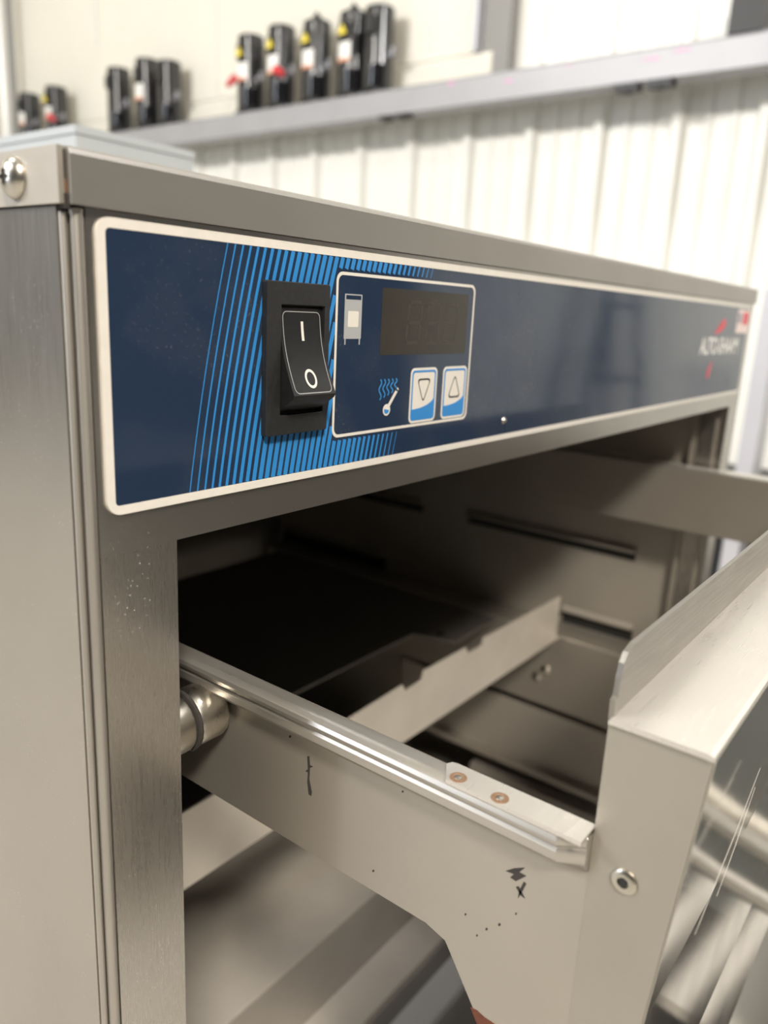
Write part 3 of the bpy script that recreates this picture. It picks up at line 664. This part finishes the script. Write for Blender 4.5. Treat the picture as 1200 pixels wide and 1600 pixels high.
# maker's lettering and red mark
def text(name, s, x0, x1, z0, z1, mat, parent, y):
    cu = bpy.data.curves.new(name, 'FONT'); cu.body = s; cu.extrude = 0.0; cu.offset = 0.018
    o = bpy.data.objects.new(name, cu); COL.objects.link(o)
    me = bpy.data.meshes.new_from_object(o.evaluated_get(bpy.context.evaluated_depsgraph_get())); bpy.data.objects.remove(o)
    xs_ = [v.co.x for v in me.vertices]; ys_ = [v.co.y for v in me.vertices]
    mnx, mxx, mny, mxy = min(xs_), max(xs_), min(ys_), max(ys_)
    for v in me.vertices:
        fx = (v.co.x-mnx)/(mxx-mnx); fz = (v.co.y-mny)/(mxy-mny)
        v.co = Vector((x0+(x1-x0)*fx, y, z0+(z1-z0)*fz))-ORG
    return link(name, me, mat, parent)
text('maker_name', 'ALTO-SHAAM', 0.4880, 0.5900, -0.0523, -0.0398, plain('maker_white', (0.85, 0.84, 0.82), 0.4), cp, YP-0.00008)
bm = bmesh.new(); stroke(bm, [(0.520, -0.0372), (0.531, -0.0335), (0.540, -0.0300), (0.5455, -0.0280)], [0.0010, 0.0055, 0.0080, 0.0030], YP, Y0); finish('red_mark', bm, PRINT_RED, cp)
bm = bmesh.new(); stroke(bm, [(0.5235, -0.0580), (0.520, -0.0620), (0.5175, -0.0660), (0.5165, -0.0700)], [0.0010, 0.0045, 0.0065, 0.0040], YP, Y0); finish('red_mark', bm, PRINT_RED, cp)
sk = prism('country_sticker', rrect(0.5770, 0.6120, -0.0362, -0.0178, 0.001), 'Y', Y0-0.0002, Y0, STICKER_WHITE, cp)
prism('sticker_print', rrect(0.594, 0.610, -0.0295, -0.0195, 0.002), 'Y', Y0-0.00026, Y0, PRINT_RED, cp)
prism('sticker_print', rrect(0.5785, 0.590, -0.0285, -0.0205, 0.002), 'Y', Y0-0.00026, Y0, plain('sticker_grey', (0.30, 0.30, 0.36), 0.5), cp)
p = on(787, 657, 'Y', Y0); lathe('panel_rivet', [(0.0016, 0), (0.0012, 0.0007), (0.0004, 0.0009)], (p.x, Y0, p.z), (0, -1, 0), SCREW_M, cp, 16)

# rocker switch
sw = empty  # name kept free
bx0, bx1, bz0_, bz1_ = 0.0578, 0.0848, -0.0702, -0.0250
rx0, rx1, rz0, rz1 = 0.0638, 0.0824, -0.0640, -0.0318
outer = rrect(bx0, bx1, bz0_, bz1_, 0.0006, 2); inner = rrect(rx0-0.0002, rx1+0.0002, rz0-0.0002, rz1+0.0002, 0.0003, 2)
sw = ring_xz('power_switch', outer, inner, -0.0030, Y0, BLACK_MATTE, cab)
m_ = sw.modifiers.new('bevel', 'BEVEL'); m_.width = 0.0012; m_.segments = 2; m_.limit_method = 'ANGLE'
prism('switch_well', rrect(rx0-0.0004, rx1+0.0004, rz0-0.0004, rz1+0.0004, 0.0003, 2), 'Y', -0.0009, Y0+0.0001, DARK, sw)
# rocker body: concave face, lower end standing out
def fy(t):  # t = 0 top .. 1 bottom edge of the face
    return -0.0018-0.0068*t + 0.0016*math.sin(math.pi*t)
FZ0, FZ1 = rz1-0.0006, -0.0578
K = 14
bm = bmesh.new()
pf = [(fy(k/K), FZ0+(FZ1-FZ0)*k/K) for k in range(K+1)] + [(-0.0080, -0.0590), (-0.0012, rz0+0.0003), (-0.0010, FZ0)]
add_prism(bm, pf, 'X', rx0, rx1)
rk = finish('rocker', bm, BLACK_PL, sw, False, 0.0007, 3); shade(rk, 0.7)
def on_face(x, z, lift=0.00006): return Vector((x, fy((z-FZ0)/(FZ1-FZ0))-lift, z))
def face_stroke(name, pts, wd, mat):
    bm = bmesh.new(); n = len(pts); Ls = []; Rs = []
    for i, (x, z) in enumerate(pts):
        a = pts[max(0, i-1)] if pts[0] != pts[-1] or i > 0 else pts[-2]; b = pts[min(n-1, i+1)] if pts[0] != pts[-1] or i < n-1 else pts[1]
        dx, dz = b[0]-a[0], b[1]-a[1]; l = math.hypot(dx, dz) or 1
        Ls.append(bm.verts.new(on_face(x-dz/l*wd/2, z+dx/l*wd/2))); Rs.append(bm.verts.new(on_face(x+dz/l*wd/2, z-dx/l*wd/2)))
    for i in range(n-1): bm.faces.new((Ls[i], Ls[i+1], Rs[i+1], Rs[i]))
    return finish(name, bm, mat, sw)
xc = (rx0+rx1)/2
face_stroke('on_mark', [(xc, -0.0363-0.0057*k/6) for k in range(7)], 0.0011, PRINT_WHITE)
face_stroke('off_mark', [(xc+0.0021*math.cos(2*math.pi*k/28), -0.0531+0.0024*math.sin(2*math.pi*k/28)) for k in range(29)], 0.0008, PRINT_WHITE)
rr = rrect(rx0+0.0012, rx1-0.0012, FZ1+0.0006, FZ0-0.0011, 0.0016, 4)
dense = []
for i in range(len(rr)):
    A, B = rr[i], rr[(i+1) % len(rr)]; m = 8 if math.hypot(B[0]-A[0], B[1]-A[1]) > 0.004 else 1
    dense += [(A[0]+(B[0]-A[0])*q/m, A[1]+(B[1]-A[1])*q/m) for q in range(m)]
dense.append(dense[0])
face_stroke('rocker_outline', dense, 0.00024, PRINT_GREY)
reset()

# pale steel box on the cabinet's top
bxp = empty('metal_box', (0.34, 0.54, 0.0), 'pale grey metal box resting on top of the warmer', 'box')
BOXM = plain('pale_box_paint', (0.40, 0.43, 0.455), 0.42, var=0.04, scale=12)
box('box_body', (0.281, 0.399, 0.45, 0.635, 0.0, 0.094), BOXM, bxp, 0.002)
box('box_lid', (0.2800, 0.4000, 0.449, 0.636, 0.0942, 0.1004), BOXM, bxp, 0.002)
reset()

# unseen ladder shape, added for the dark figure reflected in the control panel
lad = empty('reflection_ladder', (2.3, -0.82, ZF), 'unseen black A-frame added for the dark reflection in the control panel', 'ladder')
LADM = plain('ladder_black', (0.02, 0.021, 0.025), 0.5)
for sy_ in (-1, 1):
    for sx_ in (-1, 1):
        bm = bmesh.new(); A = Vector((2.3+sx_*0.17, -0.82+sy_*0.15, ZF)); B = Vector((2.3+sx_*0.11, -0.82+sy_*0.045, 0.10))
        add_cyl(bm, A, B, 0.022, 0.018, 10); finish('ladder_rail', bm, LADM, lad)
for k in range(4):
    z = ZF+0.22+0.22*k; f = (z-ZF)/(0.10-ZF); yy = -0.82+0.15-0.105*f; hw = 0.17-0.06*f
    box('ladder_step', (2.3-hw, 2.3+hw, yy-0.04, yy+0.02, z-0.012, z), LADM, lad, 0.003)
box('ladder_top', (2.3-0.16, 2.3+0.16, -0.82-0.09, -0.82+0.09, 0.10, 0.13), LADM, lad, 0.006)
reset()

# unseen platform and bars, added for the shapes reflected in the polished drawer front
def mirrored(x, y, z, yp=-0.137):
    p = on(x, y, 'Y', yp); d = p-CAM; d = Vector((d.x, -d.y, d.z)); return p+d*((z-p.z)/d.z)
ZR = -0.62
pal = empty('reflection_platform', (1.2, -0.36, ZF), 'unseen low dark platform with bars, added for the drawer front reflection', 'platform')
box('platform_deck', (0.66, 1.95, -0.62, -0.17, ZR-0.05, ZR), plain('deck_dark', (0.06, 0.062, 0.058), 0.5, var=0.3, scale=8), pal, 0.004)
for x in (0.70, 1.91):
    for y in (-0.58, -0.21): box('platform_leg', (x-0.03, x+0.03, y-0.03, y+0.03, ZF, ZR-0.05), LADM, pal, 0.003)
reset()
BARS = ((((1105, 1232), (1200, 1290)), 0.022, (0.75, 0.70, 0.62)), (((1090, 1262), (1200, 1322)), 0.020, (0.40, 0.38, 0.35)), (((1085, 1335), (1200, 1400)), 0.012, (0.55, 0.52, 0.48)), (((1120, 1600), (1190, 1500)), 0.020, (0.62, 0.59, 0.55)))
NM = ('pale', 'grey', 'narrow', 'crosswise')
for k, (pp, wd, colr) in enumerate(BARS):
    A, B = [mirrored(*q, ZR+0.012) for q in pp]; dv = (B-A); dv.z = 0; L_ = dv.length; dv.normalize(); n_ = Vector((-dv.y, dv.x, 0))*wd/2
    A2, B2 = A-dv*0.02, B+dv*0.05
    bm = bmesh.new(); add_prism(bm, [((A2+n_).x, (A2+n_).y), ((A2-n_).x, (A2-n_).y), ((B2-n_).x, (B2-n_).y), ((B2+n_).x, (B2+n_).y)], 'Z', ZR+0.0002+(0.0125 if k == 3 else 0), ZR+0.012+(0.0125 if k == 3 else 0))
    tag(finish('reflection_bar', bm, plain('bar_'+NM[k], colr, 0.45, 0.2), None, False, 0.001), NM[k]+' bar on the unseen platform, added for the drawer front reflection', 'bar', 'bars on the platform')

# white pipe, and a dark tube standing in for the far corner's shadow
pp = on(5, 100, 'X', 2.9); q = on(19, 100, 'X', 2.9)
wp = empty('white_pipe', (2.9, pp.y, bz1), 'white vertical pipe in the far corner at the end of the beam', 'pipe')
cyl('pipe_tube', (2.9, pp.y, bz1), (2.9, pp.y, 3.29), 0.03, plain('pipe_white', (0.9, 0.9, 0.88), 0.2), wp)
cyl('pipe_collar', (2.9, pp.y, bz1), (2.9, pp.y, bz1+0.04), 0.04, plain('pipe_white', (0.9, 0.9, 0.88), 0.2), wp)
reset()
dc = empty('corner_shadow', (2.90, q.y, bz1), 'slim dark tube standing in for the corner shadow beside the white pipe', 'conduit')
cyl('shadow_tube', (2.90, q.y, bz1), (2.90, q.y, 3.0), 0.022, GREYP, dc)
cyl('shadow_base', (2.90, q.y, bz1), (2.90, q.y, bz1+0.03), 0.032, GREYP, dc)
reset()
